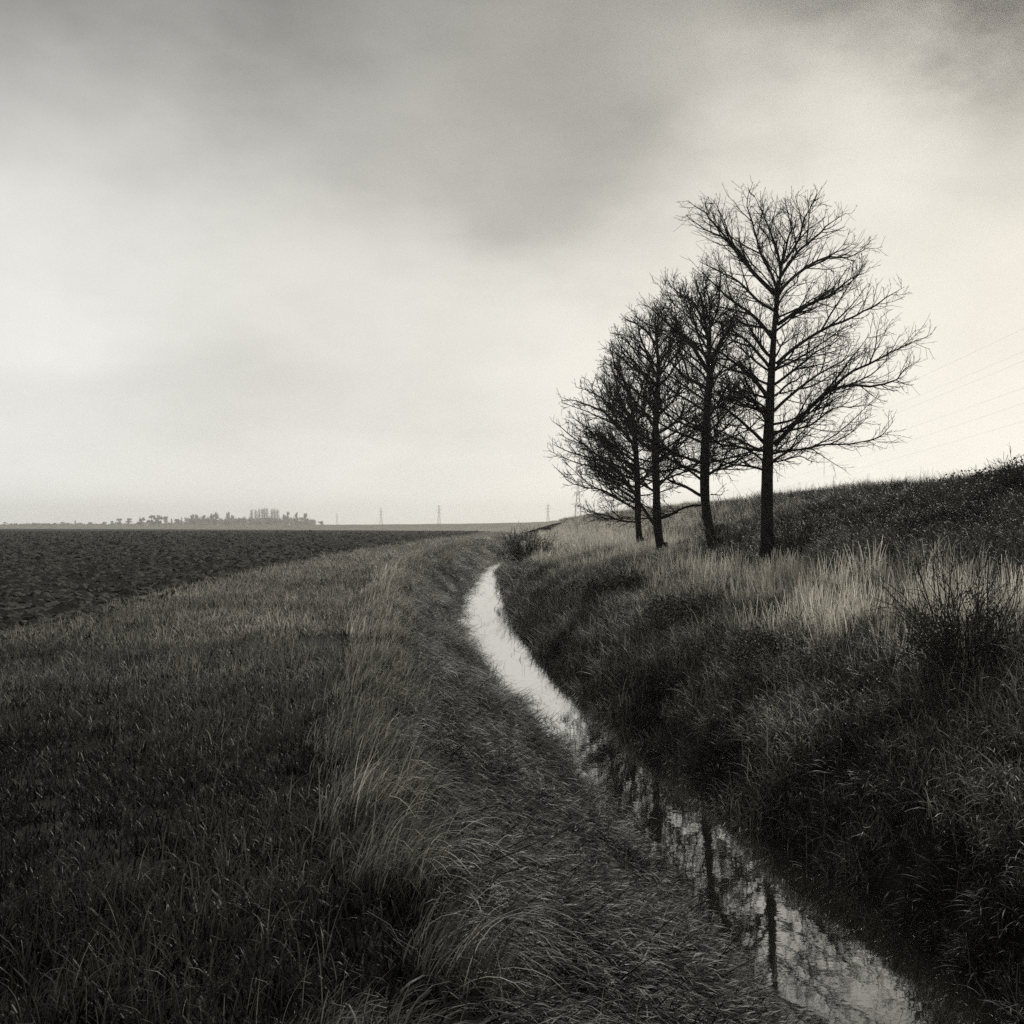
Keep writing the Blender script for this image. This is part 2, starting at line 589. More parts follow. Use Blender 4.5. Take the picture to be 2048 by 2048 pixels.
NV = 5
source("turf", M_GRASS, [[blades(38, .17, .045, .15, .0110, .75, .8, seed=100 + i, tone=(.06, 3.0)),
                          blades(4, .15, .12, .24, .0065, .6, 1.1, seed=150 + i, tone=(2.0, 5.0))] for i in range(NV)])
source("long", M_GRASS, [[blades(40, .17, .14, .38, .0095, .4, 1.45, 0, 1.0, 5, 200 + i, (.06, 2.8)),
                          blades(16, .16, .08, .24, .008, .7, 1.2, seed=230 + i, tone=(.12, 1.2)),
                          blades(5, .14, .25, .5, .007, .45, 1.6, 0, .8, 6, 260 + i, tone=(1.6, 3.2))] for i in range(NV)])
source("mat", M_GRASS, [[blades(48, .22, .15, .40, .0085, .4, 1.2, 0, .7, 6, 300 + i, (.04, 2.6), flat=.55),
                         blades(12, .2, .06, .18, .008, .6, 1.1, seed=330 + i, tone=(.1, 1.2)),
                         blades(4, .2, .2, .4, .007, .4, 1.2, 0, .7, 7, 360 + i, tone=(2.4, 4.2), flat=.6)] for i in range(NV)])
source("straw", M_REED, [[blades(3, .16, .22, .50, .008, .5, 1.5, 0, 1.2, 7, 600 + i, (.6, 1.2)),
                          blades(2, .16, .15, .40, .007, .5, 1.3, seed=630 + i, tone=(.5, 1.2), seg=6)] for i in range(NV)])
source("reed", M_REED, [[blades(15, .24, .45, 1.10, .011, .11, .22, seed=400 + i, tone=(.7, 1.6), tipw=.5),
                         blades(14, .26, .3, .75, .012, .28, .9, seed=430 + i, tone=(.6, 1.5)),
                         blades(18, .25, .1, .3, .009, .6, .9, seed=460 + i, tone=(.2, .8))] for i in range(NV)])
source("scrub", M_SCRUB, [[blades(38, .22, .15, .44, .0095, .55, 1.3, seed=500 + i, tone=(.1, 2.8), seg=5),
                           leaves(46, .26, .24, .016, 530 + i, (.3, 1.4)),
                           blades(5, .2, .25, .55, .0065, .6, 1.6, seed=560 + i, tone=(1.6, 4.0), seg=6)] for i in range(NV)])


def gn_group(coll):
    g = bpy.data.node_groups.new("scatter_" + coll.name, 'GeometryNodeTree')
    g.interface.new_socket("Geometry", in_out='INPUT', socket_type='NodeSocketGeometry')
    g.interface.new_socket("Geometry", in_out='OUTPUT', socket_type='NodeSocketGeometry')
    n = g.nodes
    gi, go = n.new("NodeGroupInput"), n.new("NodeGroupOutput")
    ci = n.new("GeometryNodeCollectionInfo")
    ci.inputs["Collection"].default_value = coll
    ci.inputs["Separate Children"].default_value = True
    ci.inputs["Reset Children"].default_value = True
    iop = n.new("GeometryNodeInstanceOnPoints")
    iop.inputs["Pick Instance"].default_value = True

    def na(name, ty):
        a = n.new("GeometryNodeInputNamedAttribute")
        a.data_type = ty
        a.inputs["Name"].default_value = name
        return a.outputs["Attribute"]
    g.links.new(gi.outputs[0], iop.inputs["Points"])
    g.links.new(ci.outputs[0], iop.inputs["Instance"])
    g.links.new(na("variant", 'INT'), iop.inputs["Instance Index"])
    g.links.new(na("turn", 'FLOAT_VECTOR'), iop.inputs["Rotation"])
    g.links.new(na("size", 'FLOAT_VECTOR'), iop.inputs["Scale"])
    g.links.new(iop.outputs[0], go.inputs[0])
    return g


GN = {k: gn_group(c) for k, c in SRC.items()}


def scatter(name, kind, P, rz, size, tint, tilt=None):
    n = len(P)
    me = bpy.data.meshes.new(name)
    me.vertices.add(n)
    me.vertices.foreach_set("co", np.asarray(P, np.float32).ravel())
    a = me.attributes.new("variant", 'INT', 'POINT'); a.data.foreach_set("value", rng.integers(0, NV, n).astype(np.int32))
    e = np.zeros((n, 3), np.float32); e[:, 2] = rz
    if tilt is not None: e[:, 0:2] = tilt
    a = me.attributes.new("turn", 'FLOAT_VECTOR', 'POINT'); a.data.foreach_set("vector", e.ravel())
    size = np.asarray(size, np.float32)
    if size.ndim == 1: size = np.stack([size, size, np.where(size > 1, size ** .55, size)], 1)
    a = me.attributes.new("size", 'FLOAT_VECTOR', 'POINT'); a.data.foreach_set("vector", size.ravel())
    a = me.attributes.new("tint", 'FLOAT', 'POINT'); a.data.foreach_set("value", np.asarray(tint, np.float32))
    me.update()
    o = obj(name, me)
    md = o.modifiers.new("scatter", 'NODES')
    md.node_group = GN[kind]
    return o


# candidate spots, thinning with distance: (y0, y1, spots per square metre, size)
BANDS = [(2.0, 5, 75, .85), (5, 9, 34, .85), (9, 16, 22, .95), (16, 28, 12, 1.15), (28, 50, 5.0, 1.5),
         (50, 90, 1.9, 2.1), (90, 160, .75, 2.8), (160, 300, .30, 3.6)]


def spots(xlo, xhi, dens=1.0, y1=300, y0=2.0):
    out = []
    for (a, b, d, s) in BANDS:
        if a >= y1 or b <= y0: continue
        lo = max(-(.50 * b + 2.0), float(np.min(xlo(np.array([a, b, (a + b) / 2])))) - 1)
        hi = min(.50 * b + 2.0, float(np.max(xhi(np.array([a, b, (a + b) / 2])))) + 1)
        n = int((hi - lo) * (b - a) * d * dens)
        if n <= 0: continue
        x = lo + (hi - lo) * rng.random(n); y = a + (b - a) * rng.random(n)
        k = (x > xlo(y)) & (x < xhi(y)) & (np.abs(x) < .5 * y + 2.0) & (y < y1) & (y > y0)
        out.append(np.stack([x[k], y[k], np.full(k.sum(), s)], 1))
    return np.concatenate(out)


def place(q, dz=0.0):
    return np.stack([q[:, 0], q[:, 1], ground_z(q[:, 0], q[:, 1]) + dz], 1)


# short verge grass
q = spots(lambda y: XE(y) - .5, lambda y: XS(y) + .3, 2.3)
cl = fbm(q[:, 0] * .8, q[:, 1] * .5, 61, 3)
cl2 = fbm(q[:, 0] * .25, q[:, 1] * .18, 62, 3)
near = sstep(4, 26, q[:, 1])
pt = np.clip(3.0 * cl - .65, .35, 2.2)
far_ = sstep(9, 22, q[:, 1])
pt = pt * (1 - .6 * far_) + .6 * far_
tv = (.017 + .16 * near) * pt * (.4 + 1.2 * cl2)  # foreground darkening painted into the grass colour, lifting with distance
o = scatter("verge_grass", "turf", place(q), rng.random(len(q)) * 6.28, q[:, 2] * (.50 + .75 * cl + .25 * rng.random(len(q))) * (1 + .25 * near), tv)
tag(o, "short scruffy grass covering the verge beside the ploughed field", "grass", kind="stuff")
k = (cl > .55) & (rng.random(len(q)) < .10)
q2 = q[k]
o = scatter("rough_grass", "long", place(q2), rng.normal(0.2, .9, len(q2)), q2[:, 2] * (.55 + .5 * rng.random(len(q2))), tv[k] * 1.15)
tag(o, "longer rough grass clumps standing out of the short verge", "grass", kind="stuff")

# tall pale grass along the shoulder of the left bank
q = spots(lambda y: XS(y) - .30 - .006 * y, lambda y: XS(y) + .40 + .008 * y, 1.5, 110)
cl = fbm(q[:, 0] * 1.1, q[:, 1] * .8, 66, 3)
q = q[cl > .38]; cl = cl[cl > .38]
tv = (.09 + .25 * sstep(4, 18, q[:, 1])) * (.2 + 1.6 * cl) * (1 - .35 * sstep(30, 80, q[:, 1]))  # shoulder blades also carry the painted darkening towards the viewer
o = scatter("shoulder_grass", "long", place(q), rng.normal(-.15, .55, len(q)), q[:, 2] * (.6 + .6 * cl), tv)
tag(o, "tall pale grass bending along the top edge of the ditch", "grass", kind="stuff")

# lying grass on the left slope
q = spots(lambda y: XS(y) + .1, lambda y: XL(y) + .12, 1.35, 230)
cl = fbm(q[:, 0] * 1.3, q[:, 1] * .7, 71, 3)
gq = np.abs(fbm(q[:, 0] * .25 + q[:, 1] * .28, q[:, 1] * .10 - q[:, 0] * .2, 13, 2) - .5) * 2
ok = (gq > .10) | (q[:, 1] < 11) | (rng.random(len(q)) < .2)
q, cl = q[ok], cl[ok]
tv = (.014 + .12 * sstep(8, 26, q[:, 1])) * np.clip(4.6 * cl - 1.45, .06, 3)  # near slope darkened in the blade colour, as on the verge
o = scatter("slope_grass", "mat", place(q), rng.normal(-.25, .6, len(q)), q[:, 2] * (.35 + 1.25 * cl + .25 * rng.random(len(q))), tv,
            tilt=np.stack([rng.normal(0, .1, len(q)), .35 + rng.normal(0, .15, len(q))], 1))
tag(o, "long grass lying down the slope of the ditch towards the water", "grass", kind="stuff")

# dark rough growth on the right bank above the water
q = spots(lambda y: XR(y) - .15, lambda y: np.maximum(XR(y) + 2.6, 4.6), 1.7, 80)
cl = fbm(q[:, 0] * 1.2, q[:, 1] * .8, 81, 3)
d = q[:, 0] - XR(q[:, 1])
keep = rng.random(len(q)) < np.clip(1.25 - .25 * np.maximum(d - 1.2, 0), .3, 1)
q, cl, d = q[keep], cl[keep], d[keep]
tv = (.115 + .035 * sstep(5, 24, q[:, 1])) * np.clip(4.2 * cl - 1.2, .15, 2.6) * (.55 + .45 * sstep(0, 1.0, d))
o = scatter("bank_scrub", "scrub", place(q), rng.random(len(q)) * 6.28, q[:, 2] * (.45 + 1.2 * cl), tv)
tag(o, "dark tangled undergrowth covering the right side of the ditch", "undergrowth", kind="stuff")
k = rng.random(len(q)) < .5
q2 = q[k]
o = scatter("bank_grass", "mat", place(q2), rng.normal(3.3, .9, len(q2)), q2[:, 2] * (.7 + .5 * rng.random(len(q2))), np.minimum(tv[k] * 1.9, .4),
            tilt=np.stack([rng.normal(0, .1, len(q2)), rng.normal(0, .25, len(q2))], 1))
tag(o, "arching dull grass among the undergrowth of the right bank", "grass", kind="stuff")

# pale dead reeds on the shelf below the trees
q = spots(lambda y: np.minimum(XR(y) + 1.6, 4.6), lambda y: np.where(y < 40, 8.6, 10.5) + 0 * y, 1.0, 280, 8)
cl = fbm(q[:, 0] * .45, q[:, 1] * .22, 91, 4)
fine = fbm(q[:, 0] * 1.6, q[:, 1] * 1.2, 95, 3)
# the bed of reeds: strongest around x 5-7 m, y 12-22 m, and again beyond 38 m
bed = np.exp(-(((q[:, 0] - 4.95) / 1.5) ** 2) - (((q[:, 1] - 15.5) / 6.8) ** 2)) * 1.1
bed = bed + np.exp(-(((q[:, 0] - 4.3) / 1.3) ** 2) - (((q[:, 1] - 26.0) / 6.5) ** 2)) * .55
far = sstep(30, 48, q[:, 1]) * np.exp(-(((q[:, 0] - 4.5) / 5.0) ** 2)) * .95
mask = np.clip(bed + far, 0, 1.2) * (.25 + 1.5 * cl)
keep = rng.random(len(q)) < np.clip((mask - .10) * 1.35, 0, .9)
q, cl, fine, mask = q[keep], cl[keep], fine[keep], mask[keep]
tv = np.minimum((.24 + .55 * np.clip(mask, 0, 1)) * np.clip(3.2 * fine - .6, .2, 2.0), .74)
hole = np.zeros(len(q), bool)
for (tx, ty) in ((6.04, 26), (6.5, 34), (5.6, 41), (6.0, 50)):
    hole |= (np.abs(q[:, 0] - tx * q[:, 1] / ty) < .32) & (q[:, 1] > ty - 2.2) & (q[:, 1] < ty + .3)
q, fine, tv = q[~hole], fine[~hole], tv[~hole]
sz = q[:, 2] ** .75 * (.35 + .75 * fine)
sz3 = np.stack([sz, sz, sz * np.where(q[:, 1] > 30, .55, .70)], 1)
o = scatter("dead_reeds", "reed", place(q), rng.random(len(q)) * 6.28, sz3, tv,
            tilt=np.stack([rng.normal(0, .09, len(q)), rng.normal(0.04, .10, len(q))], 1))
tag(o, "bed of pale dead reeds standing upright on the right bank below the trees", "reeds", kind="stuff")

# grass of the embankment
q = spots(lambda y: np.where(y > 105, XS(y), np.where(y > 70, XR(y), np.minimum(XR(y) + 1.5, 4.5))), lambda y: XC(y) + 2.0, 1.5, 290, 5)
cl = fbm(q[:, 0] * .7, q[:, 1] * .4, 101, 4)
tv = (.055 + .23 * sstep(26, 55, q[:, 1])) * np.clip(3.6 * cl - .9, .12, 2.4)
o = scatter("embankment_grass", "long", place(q), rng.normal(2.6, 1.3, len(q)), q[:, 2] * (.4 + .8 * cl), tv)
tag(o, "coarse grass covering the embankment slope up to its crest", "grass", kind="stuff")
k = (rng.random(len(q)) < .3) & (q[:, 1] < 60) & (q[:, 0] > 6.5)
q2 = q[k]
o = scatter("embankment_scrub", "scrub", place(q2), rng.random(len(q2)) * 6.28, q2[:, 2] * (.8 + .6 * cl[k]), tv[k] * .7)
tag(o, "dark low scrub on the upper embankment slope behind the trees", "undergrowth", kind="stuff")
# dry bright blades here and there
q = spots(lambda y: XE(y) + .5, lambda y: XL(y) + .1, .12, 40)
ok = rng.random(len(q)) < np.where(q[:, 0] > XS(q[:, 1]) - 1.2, 1.0, .35)
q = q[ok]
o = scatter("dry_blades", "straw", place(q), rng.normal(-.1, 1.0, len(q)), q[:, 2] * (.6 + .6 * rng.random(len(q))), .16 + .26 * rng.random(len(q)))
tag(o, "scattered dry bleached blades among the dark grass of the left bank", "grass", kind="stuff")
q = spots(lambda y: XR(y) + .1, lambda y: np.maximum(XR(y) + 3.0, 5.5), .34, 40)
o = scatter("dry_stalks", "straw", place(q, .06), rng.random(len(q)) * 6.28, q[:, 2] * (.6 + .6 * rng.random(len(q))), .10 + .16 * rng.random(len(q)))
tag(o, "scattered dry stalks lying among the undergrowth of the right bank", "grass", kind="stuff")
# sparse stalks on the crest
q = spots(lambda y: XC(y) - 1.0, lambda y: XC(y) + .6, .10, 60, 12)
o = scatter("crest_stalks", "reed", place(q), rng.random(len(q)) * 6.28, np.stack([q[:, 2] * .5, q[:, 2] * .5, q[:, 2] ** .5 * .5], 1), np.full(len(q), .06))
tag(o, "thin dry stalks standing against the sky on the embankment crest", "grass", kind="stuff")

# stems standing in the water
q = spots(lambda y: XL(y) + .05, lambda y: XR(y) - .2, 2.4, 90, 9)
k = (rng.random(len(q)) < np.where(q[:, 0] < XL(q[:, 1]) + .4, .40, .10)) & (vnoise(q[:, 0] * 3, q[:, 1], 5) > .35)
q = q[k]


def stems():
    V, F, T, off = [], [], [], 0
    for (x, y, s) in q:
        v, f, t = blades(rng.integers(1, 4), .06, .06, .26, .007, .25, .9, seed=int(rng.integers(1e6)), tone=(.6, 1.2), seg=5)
        v = v + np.array([x, y, WATER]); V.append(v); F.append(f + off); T.append(t); off += len(v)
    return mesh_data("water_stems", np.concatenate(V), np.concatenate(F), False, {"tone": np.concatenate(T)})


o = obj("water_stems", stems(), mat_plant("wet_stem", .03))
tag(o, "sparse dark bent stems poking out of the ditch water", "water plants", kind="stuff")

# ------------------------------------------------------------------ tubes and trees
class Tubes:
    def __init__(self):
        self.V, self.F, self.n = [], [], 0

    def add(self, P, rad, sides=5):
        P = np.asarray(P, float); rad = np.asarray(rad, float)
        n = len(P)
        T = np.gradient(P, axis=0); T /= (np.linalg.norm(T, axis=1)[:, None] + 1e-9)
        ref = np.array([0.0, 0, 1]) if abs(T[0][2]) < .8 else np.array([1.0, 0, 0])
        A = np.cross(T, ref); A /= (np.linalg.norm(A, axis=1)[:, None] + 1e-9)
        B = np.cross(T, A)
        ang = np.arange(sides) / sides * 2 * np.pi
        ring = P[:, None, :] + rad[:, None, None] * (np.cos(ang)[None, :, None] * A[:, None, :] + np.sin(ang)[None, :, None] * B[:, None, :])
        idx = self.n + np.arange(n * sides).reshape(n, sides)
        nx = np.roll(idx, -1, axis=1)
        self.V.append(ring.reshape(-1, 3))
        self.F.append(np.stack([idx[:-1], nx[:-1], nx[1:], idx[1:]], -1).reshape(-1, 4))
        self.n += n * sides

    def mesh(self, name):
        return mesh_data(name, np.concatenate(self.V), np.concatenate(self.F), True)


def resample(P, n):
    P = np.asarray(P, float)
    d = np.r_[0, np.cumsum(np.linalg.norm(np.diff(P, axis=0), axis=1))]
    s = np.linspace(0, d[-1], n)
    Q = np.stack([np.interp(s, d, P[:, i]) for i in range(P.shape[1])], 1)
    if n > 4:
        for _ in range(2):
            Q[1:-1] = (Q[:-2] + 2 * Q[1:-1] + Q[2:]) / 4
    return Q, d[-1]


def unit(v): return v / (np.linalg.norm(v) + 1e-9)


def wander(start, direction, length, n, up, g, wob=.16):
    """a shoot that bends upwards and wavers"""
    P = [np.array(start, float)]
    d = unit(np.array(direction, float))
    for i in range(n - 1):
        d = unit(d + np.array([0, 0, up / n]) + g.normal(0, wob, 3) * (1.0 / math.sqrt(n)))
        P.append(P[-1] + d * length / (n - 1))
    return np.array(P)


def side_dir(t, g, angle):
    """a direction leaving tangent t by angle, mostly sideways and upwards"""
    a = unit(np.cross(t, np.array([0, 0, 1.0]) if abs(t[2]) < .9 else np.array([1.0, 0, 0])))
    b = np.cross(a, t)
    ph = g.random() * 2 * np.pi
    o = a * math.cos(ph) + b * math.sin(ph)
    return unit(t * math.cos(angle) + o * math.sin(angle))


def dress(tb, P, L_, r0, g, rmin, dens=1.0):
    """branches, twigs and spurs along a limb P"""
    n = len(P)
    T = np.gradient(P, axis=0)
    m = max(3, int(L_ / .20 * dens))
    for i in range(m):
        f = .14 + .86 * (i + g.random()) / m
        k = min(int(f * (n - 1)), n - 2)
        p = P[k] + (P[k + 1] - P[k]) * (f * (n - 1) - k)
        t = unit(T[k])
        bl = (.35 + .85 * g.random()) * (.30 + .70 * (1 - f)) * min(1.35, .5 + L_ * .28)
        d = side_dir(t, g, R(28 + 30 * g.random()))
        Q = wander(p, d, bl, 7, .5, g, .17)
        rb = max(rmin * 1.5, min(r0 * (1 - .8 * f) * .5, .014))
        tb.add(Q, np.linspace(rb, rmin, 7), 4)
        TQ = np.gradient(Q, axis=0)
        m2 = max(2, int(bl / .12 * dens))
        for j in range(m2):
            f2 = .15 + .85 * (j + g.random()) / m2
            k2 = min(int(f2 * 6), 5)
            p2 = Q[k2] + (Q[k2 + 1] - Q[k2]) * (f2 * 6 - k2)
            d2 = side_dir(unit(TQ[k2]), g, R(25 + 36 * g.random()))
            tl = .10 + .40 * g.random() * (1.15 - .6 * f2)
            q2 = wander(p2, d2, tl, 5, .3, g, .13)
            tb.add(q2, np.linspace(rmin * 1.05, rmin * .75, 5), 3)
            if g.random() < .55:
                for s in range(2):
                    p3 = q2[1 + s * 2]
                    q3 = wander(p3, side_dir(unit(q2[3] - q2[1]), g, R(50)), .03 + .06 * g.random(), 2, .2, g)
                    tb.add(q3, [rmin * .85, rmin * .8], 3)


def limb_obj(root, P, r0, g, rmin, dens=1.0, extra=True):
    Q, L_ = resample(P, 14)
    kn = np.arange(0, 14, 13 / 5.0)
    wob = np.stack([np.interp(np.arange(14), kn, g.normal(0, 1, len(kn))) for _ in range(3)], 1)
    wob[0] = 0
    Q = Q + wob * np.minimum(.028 * L_, .055) * np.linspace(0.2, 1, 14)[:, None] + g.normal(0, .006, Q.shape) * L_ * np.linspace(0, 1, 14)[:, None]
    tb = Tubes()
    rr = r0 * (1 - np.linspace(0, 1, 14)) ** .8 * .92 + rmin
    tb.add(Q, rr, 6)
    dress(tb, Q, L_, r0, g, rmin, dens)
    # forks: two or three strong side branches
    if extra and L_ > 1.2:
        T = np.gradient(Q, axis=0)
        for f in (.3 + .1 * g.random(), .5 + .1 * g.random(), .7 + .08 * g.random()):
            k = int(f * 13)
            d = side_dir(unit(T[k]), g, R(26 + 18 * g.random()))
            d[2] = max(d[2], .12)
            l2 = L_ * (1 - f) * (.75 + .35 * g.random())
            W = wander(Q[k], d, l2, 9, .45, g, .2)
            tb.add(W, np.linspace(rr[k] * .75, rmin, 9), 5)
            dress(tb, W, l2, rr[k] * .75, g, rmin, dens)
    return obj("limb", tb.mesh("limb"), M_BARK, root)


def z1(x, y):       # traced pixel of the tree study -> picture pixel
    return (1050 + x * .43996) / 2, (340 + y * .43996) / 2


def to_world(x, y, D, dy=0.0):
    u, v = z1(x, y)
    return np.array([(u - 512) / FPX * (D + dy), D + dy, EYE - (v - HV) / FPX * (D + dy)])


def make_tree(label, D, trunk, widths, traced, auto, seed, rmin, dens=1.0):
    """trunk and traced limbs in study pixels at distance D; auto: generated limbs filling the crown"""
    g = np.random.default_rng(seed)
    pm = .43996 / 2 / FPX * D                      # metres per study pixel
    base = to_world(*trunk[0], D)
    base[2] = float(ground_z(base[0], base[1]))
    root = empty("bare_tree", base)
    tag(root, label, "tree", "bare trees in a row on the bank")
    P = np.array([to_world(x, y, D) for x, y in trunk]) - base
    P[0][2] = min(P[0][2], 0) - .12
    Q, L_ = resample(P, 26)
    f = np.linspace(0, 1, 26)
    rad = np.interp(np.linspace(0, 1, 26), np.linspace(0, 1, len(widths)), widths) * pm * .5
    rad = rad * (1 + .04 * g.normal(size=26))
    tb = Tubes()
    tb.add(Q, rad, 12)
    # root flare
    for a in range(6):
        an = a * 1.05 + g.random() * .5
        e = np.array([math.cos(an), math.sin(an), 0])
        tb.add([np.array([0, 0, .42]) + e * rad[0] * .55, np.array([0, 0, .12]) + e * rad[0] * 1.0, np.array([0, 0, -.15]) + e * rad[0] * 1.5],
               [rad[0] * .35, rad[0] * .42, rad[0] * .3], 6)
    tr = obj("trunk", tb.mesh("trunk"), M_BARK, root)

    def at_h(h):
        k = np.searchsorted(Q[:, 2], h)
        k = min(max(k, 1), 25)
        return Q[k], rad[k]
    for (pts, w) in traced:
        dz = g.normal(0, .25)
        n = len(pts)
        W = np.array([to_world(x, y, D, dz * i / (n - 1)) for i, (x, y) in enumerate(pts)]) - base
        limb_obj(root, W, w * pm * .5, g, rmin, dens)
    (n, h0, h1, lenf, azs) = auto
    for i in range(n):
        fh = (i + g.random()) / n
        h = h0 + (h1 - h0) * fh
        p, r = at_h(h)
        az = azs[i % len(azs)] + g.normal(0, .35)
        elev = R(10 + 48 * fh ** 1.2 + g.normal(0, 7))
        ln = lenf(fh, math.cos(az)) * (.85 + .3 * g.random())
        d = np.array([math.cos(az) * math.cos(elev), math.sin(az) * math.cos(elev), math.sin(elev)])
        W = wander(p, d, ln, 9, .35 if fh < .6 else .15, g, .16)
        limb_obj(root, W, max(.010, min(r * .42, .014 + .009 * ln)), g, rmin, dens)
    return root


T4_tr = [(1105, 1800), (1100, 1600), (1101, 1400), (1108, 1200), (1118, 1000), (1130, 800), (1140, 650), (1152, 560), (1166, 470), (1172, 400), (1185, 320)]
T4_l = [
    ([(1135, 1250), (1200, 1170), (1290, 1080), (1370, 1010), (1430, 975), (1520, 985), (1600, 985), (1680, 955), (1740, 915), (1775, 880)], 26),
    ([(1400, 992), (1480, 910), (1560, 880), (1650, 840), (1730, 800), (1790, 770), (1815, 735)], 15),
    ([(1145, 880), (1230, 800), (1330, 740), (1440, 690), (1540, 640), (1620, 590), (1720, 525)], 19),
    ([(1150, 700), (1230, 640), (1330, 590), (1420, 540), (1500, 490), (1560, 460)], 20),
    ([(1157, 560), (1220, 490), (1300, 430), (1390, 385), (1480, 390), (1540, 350), (1575, 340)], 17),
    ([(1166, 480), (1240, 370), (1330, 290), (1400, 230), (1450, 180)], 17),
    ([(1120, 1290), (1200, 1272), (1300, 1255), (1400, 1250), (1480, 1250), (1560, 1240), (1640, 1190), (1692, 1150)], 13),
    ([(1118, 1330), (1200, 1312), (1270, 1300), (1330, 1332)], 9),
    ([(1128, 1100), (1200, 1030), (1280, 960), (1370, 890), (1450, 860), (1530, 800)], 16),
    ([(1130, 1190), (1230, 1190), (1320, 1150), (1400, 1085), (1480, 1080), (1590, 1068)], 12),
    ([(1152, 570), (1080, 500), (1020, 430), (960, 350), (890, 290), (820, 270), (750, 225)], 24),
    ([(1010, 415), (930, 310), (870, 250), (820, 190), (755, 135)], 13),
    ([(1125, 760), (1060, 680), (980, 610), (900, 560), (830, 500), (800, 450)], 19),
    ([(1108, 1040), (1060, 960), (980, 890), (900, 830), (820, 780), (740, 760)], 22),
    ([(1088, 1240), (1020, 1170), (950, 1110), (880, 1050), (800, 1000), (730, 985)], 17),
    ([(1090, 1365), (1040, 1345), (960, 1340), (880, 1322), (800, 1312)], 13),
    ([(1105, 1110), (1010, 1030), (930, 1000), (850, 1000)], 14),
    ([(1115, 900), (1040, 800), (960, 740), (880, 690), (800, 660)], 16),
    ([(1152, 560), (1130, 470), (1090, 380), (1060, 280), (1010, 170), (1022, 85)], 15),
    ([(1166, 470), (1160, 380), (1120, 270), (1090, 190), (1045, 110)], 14),
    ([(1172, 420), (1200, 320), (1215, 230), (1212, 140)], 12),
    ([(1178, 420), (1250, 310), (1290, 210), (1338, 108)], 13),
    ([(1088, 1330), (1020, 1270), (930, 1250), (850, 1265)], 11),
    ([(1120, 980), (1200, 930), (1290, 850), (1380, 800), (1460, 730)], 14),
    ([(1140, 640), (1070, 600), (990, 520), (900, 470), (815, 425)], 15),
]
make_tree("tallest bare tree, nearest on the bank, with a thick straight trunk standing apart", 26.0, T4_tr,
          [74, 60, 55, 52, 48, 42, 33, 26, 20, 13, 6], T4_l,
          (36, 2.1, 7.0, lambda f, c: (2.5 - 1.2 * f) * (.75 + .25 * abs(c)), [1.57, 4.7, .7, 2.4, 3.9, 5.5, 1.2, 4.2, 0.1, 3.1]), 11, .0043, 1.15)

T3_tr = [(868, 1735), (845, 1660), (826, 1580), (816, 1480), (818, 1300), (828, 1100), (842, 930), (842, 800), (820, 680), (800, 590)]
T3_l = [
    ([(800, 1480), (740, 1450), (690, 1430), (640, 1400), (600, 1350)], 16),
    ([(800, 1525), (730, 1520), (680, 1560), (620, 1580), (540, 1590), (440, 1580), (370, 1600), (300, 1570)], 12),
    ([(805, 1410), (760, 1370), (700, 1340), (640, 1290), (580, 1260)], 13),
    ([(825, 1390), (870, 1360), (930, 1330), (990, 1310), (1040, 1320)], 14),
    ([(842, 930), (800, 850), (740, 770), (660, 700), (580, 640), (530, 610)], 22),
    ([(836, 1000), (760, 960), (690, 900), (610, 800)], 20),
    ([(842, 880), (900, 780), (950, 690), (990, 600)], 18),
    ([(842, 800), (850, 680), (840, 580), (815, 470)], 16),
    ([(835, 760), (790, 660), (740, 560), (700, 520)], 15),
    ([(822, 1250), (900, 1180), (960, 1130), (1010, 1080)], 12),
    ([(845, 1475), (890, 1477), (910, 1460)], 5),
    ([(820, 690), (770, 610), (700, 560), (650, 500)], 12),
    ([(815, 640), (800, 560), (760, 480)], 10),
    ([(835, 720), (880, 640), (900, 560), (880, 480)], 12),
    ([(840, 860), (770, 780), (690, 740), (600, 720), (540, 660)], 15),
]
make_tree("third bare tree from the left, with a leaning trunk and one low limb reaching left", 34.0, T3_tr,
          [58, 46, 42, 42, 40, 36, 32, 24, 15, 7], T3_l,
          (40, 2.0, 7.0, lambda f, c: (3.2 - 1.1 * f) * (.75 + .25 * abs(c)) * (1.0 if c < .3 else .75), [3.1, .3, 1.57, 2.6, 3.6, 5.9, 4.7, .6]), 23, .0056, 1.05)

T2_tr = [(628, 1745), (608, 1690), (600, 1600), (598, 1450), (592, 1300), (594, 1150), (604, 1000), (610, 880), (600, 780), (590, 690)]
T2_l = [
    ([(588, 1612), (550, 1560), (520, 1500), (470, 1440), (410, 1380), (330, 1330), (240, 1290)], 17),
    ([(598, 1470), (560, 1440), (520, 1390), (460, 1330)], 11),
    ([(612, 1430), (660, 1380), (710, 1330), (760, 1290)], 13),
    ([(606, 1320), (670, 1270), (720, 1200), (760, 1120)], 14),
    ([(600, 1050), (560, 960), (500, 870), (440, 790), (400, 770)], 17),
    ([(606, 950), (560, 850), (520, 740), (500, 640)], 15),
    ([(608, 900), (660, 800), (690, 700)], 14),
    ([(604, 780), (590, 680), (600, 600)], 11),
    ([(596, 1180), (540, 1100), (470, 1010), (400, 930), (385, 840)], 15),
    ([(614, 1585), (660, 1575), (720, 1530)], 8),
    ([(602, 800), (560, 740), (500, 700), (450, 680)], 11),
    ([(596, 720), (640, 660), (660, 610)], 9),
    ([(600, 980), (540, 920), (470, 880), (400, 830)], 13),
]
make_tree("second bare tree from the left, forking low down into a slanting side stem", 41.0, T2_tr,
          [46, 38, 38, 34, 32, 30, 26, 20, 12, 6], T2_l,
          (40, 2.2, 7.4, lambda f, c: (3.1 - 1.0 * f) * (.75 + .25 * abs(c)), [3.1, .3, 1.57, 2.6, 3.6, 5.9, 4.7, .6]), 37, .0065, 1.0)

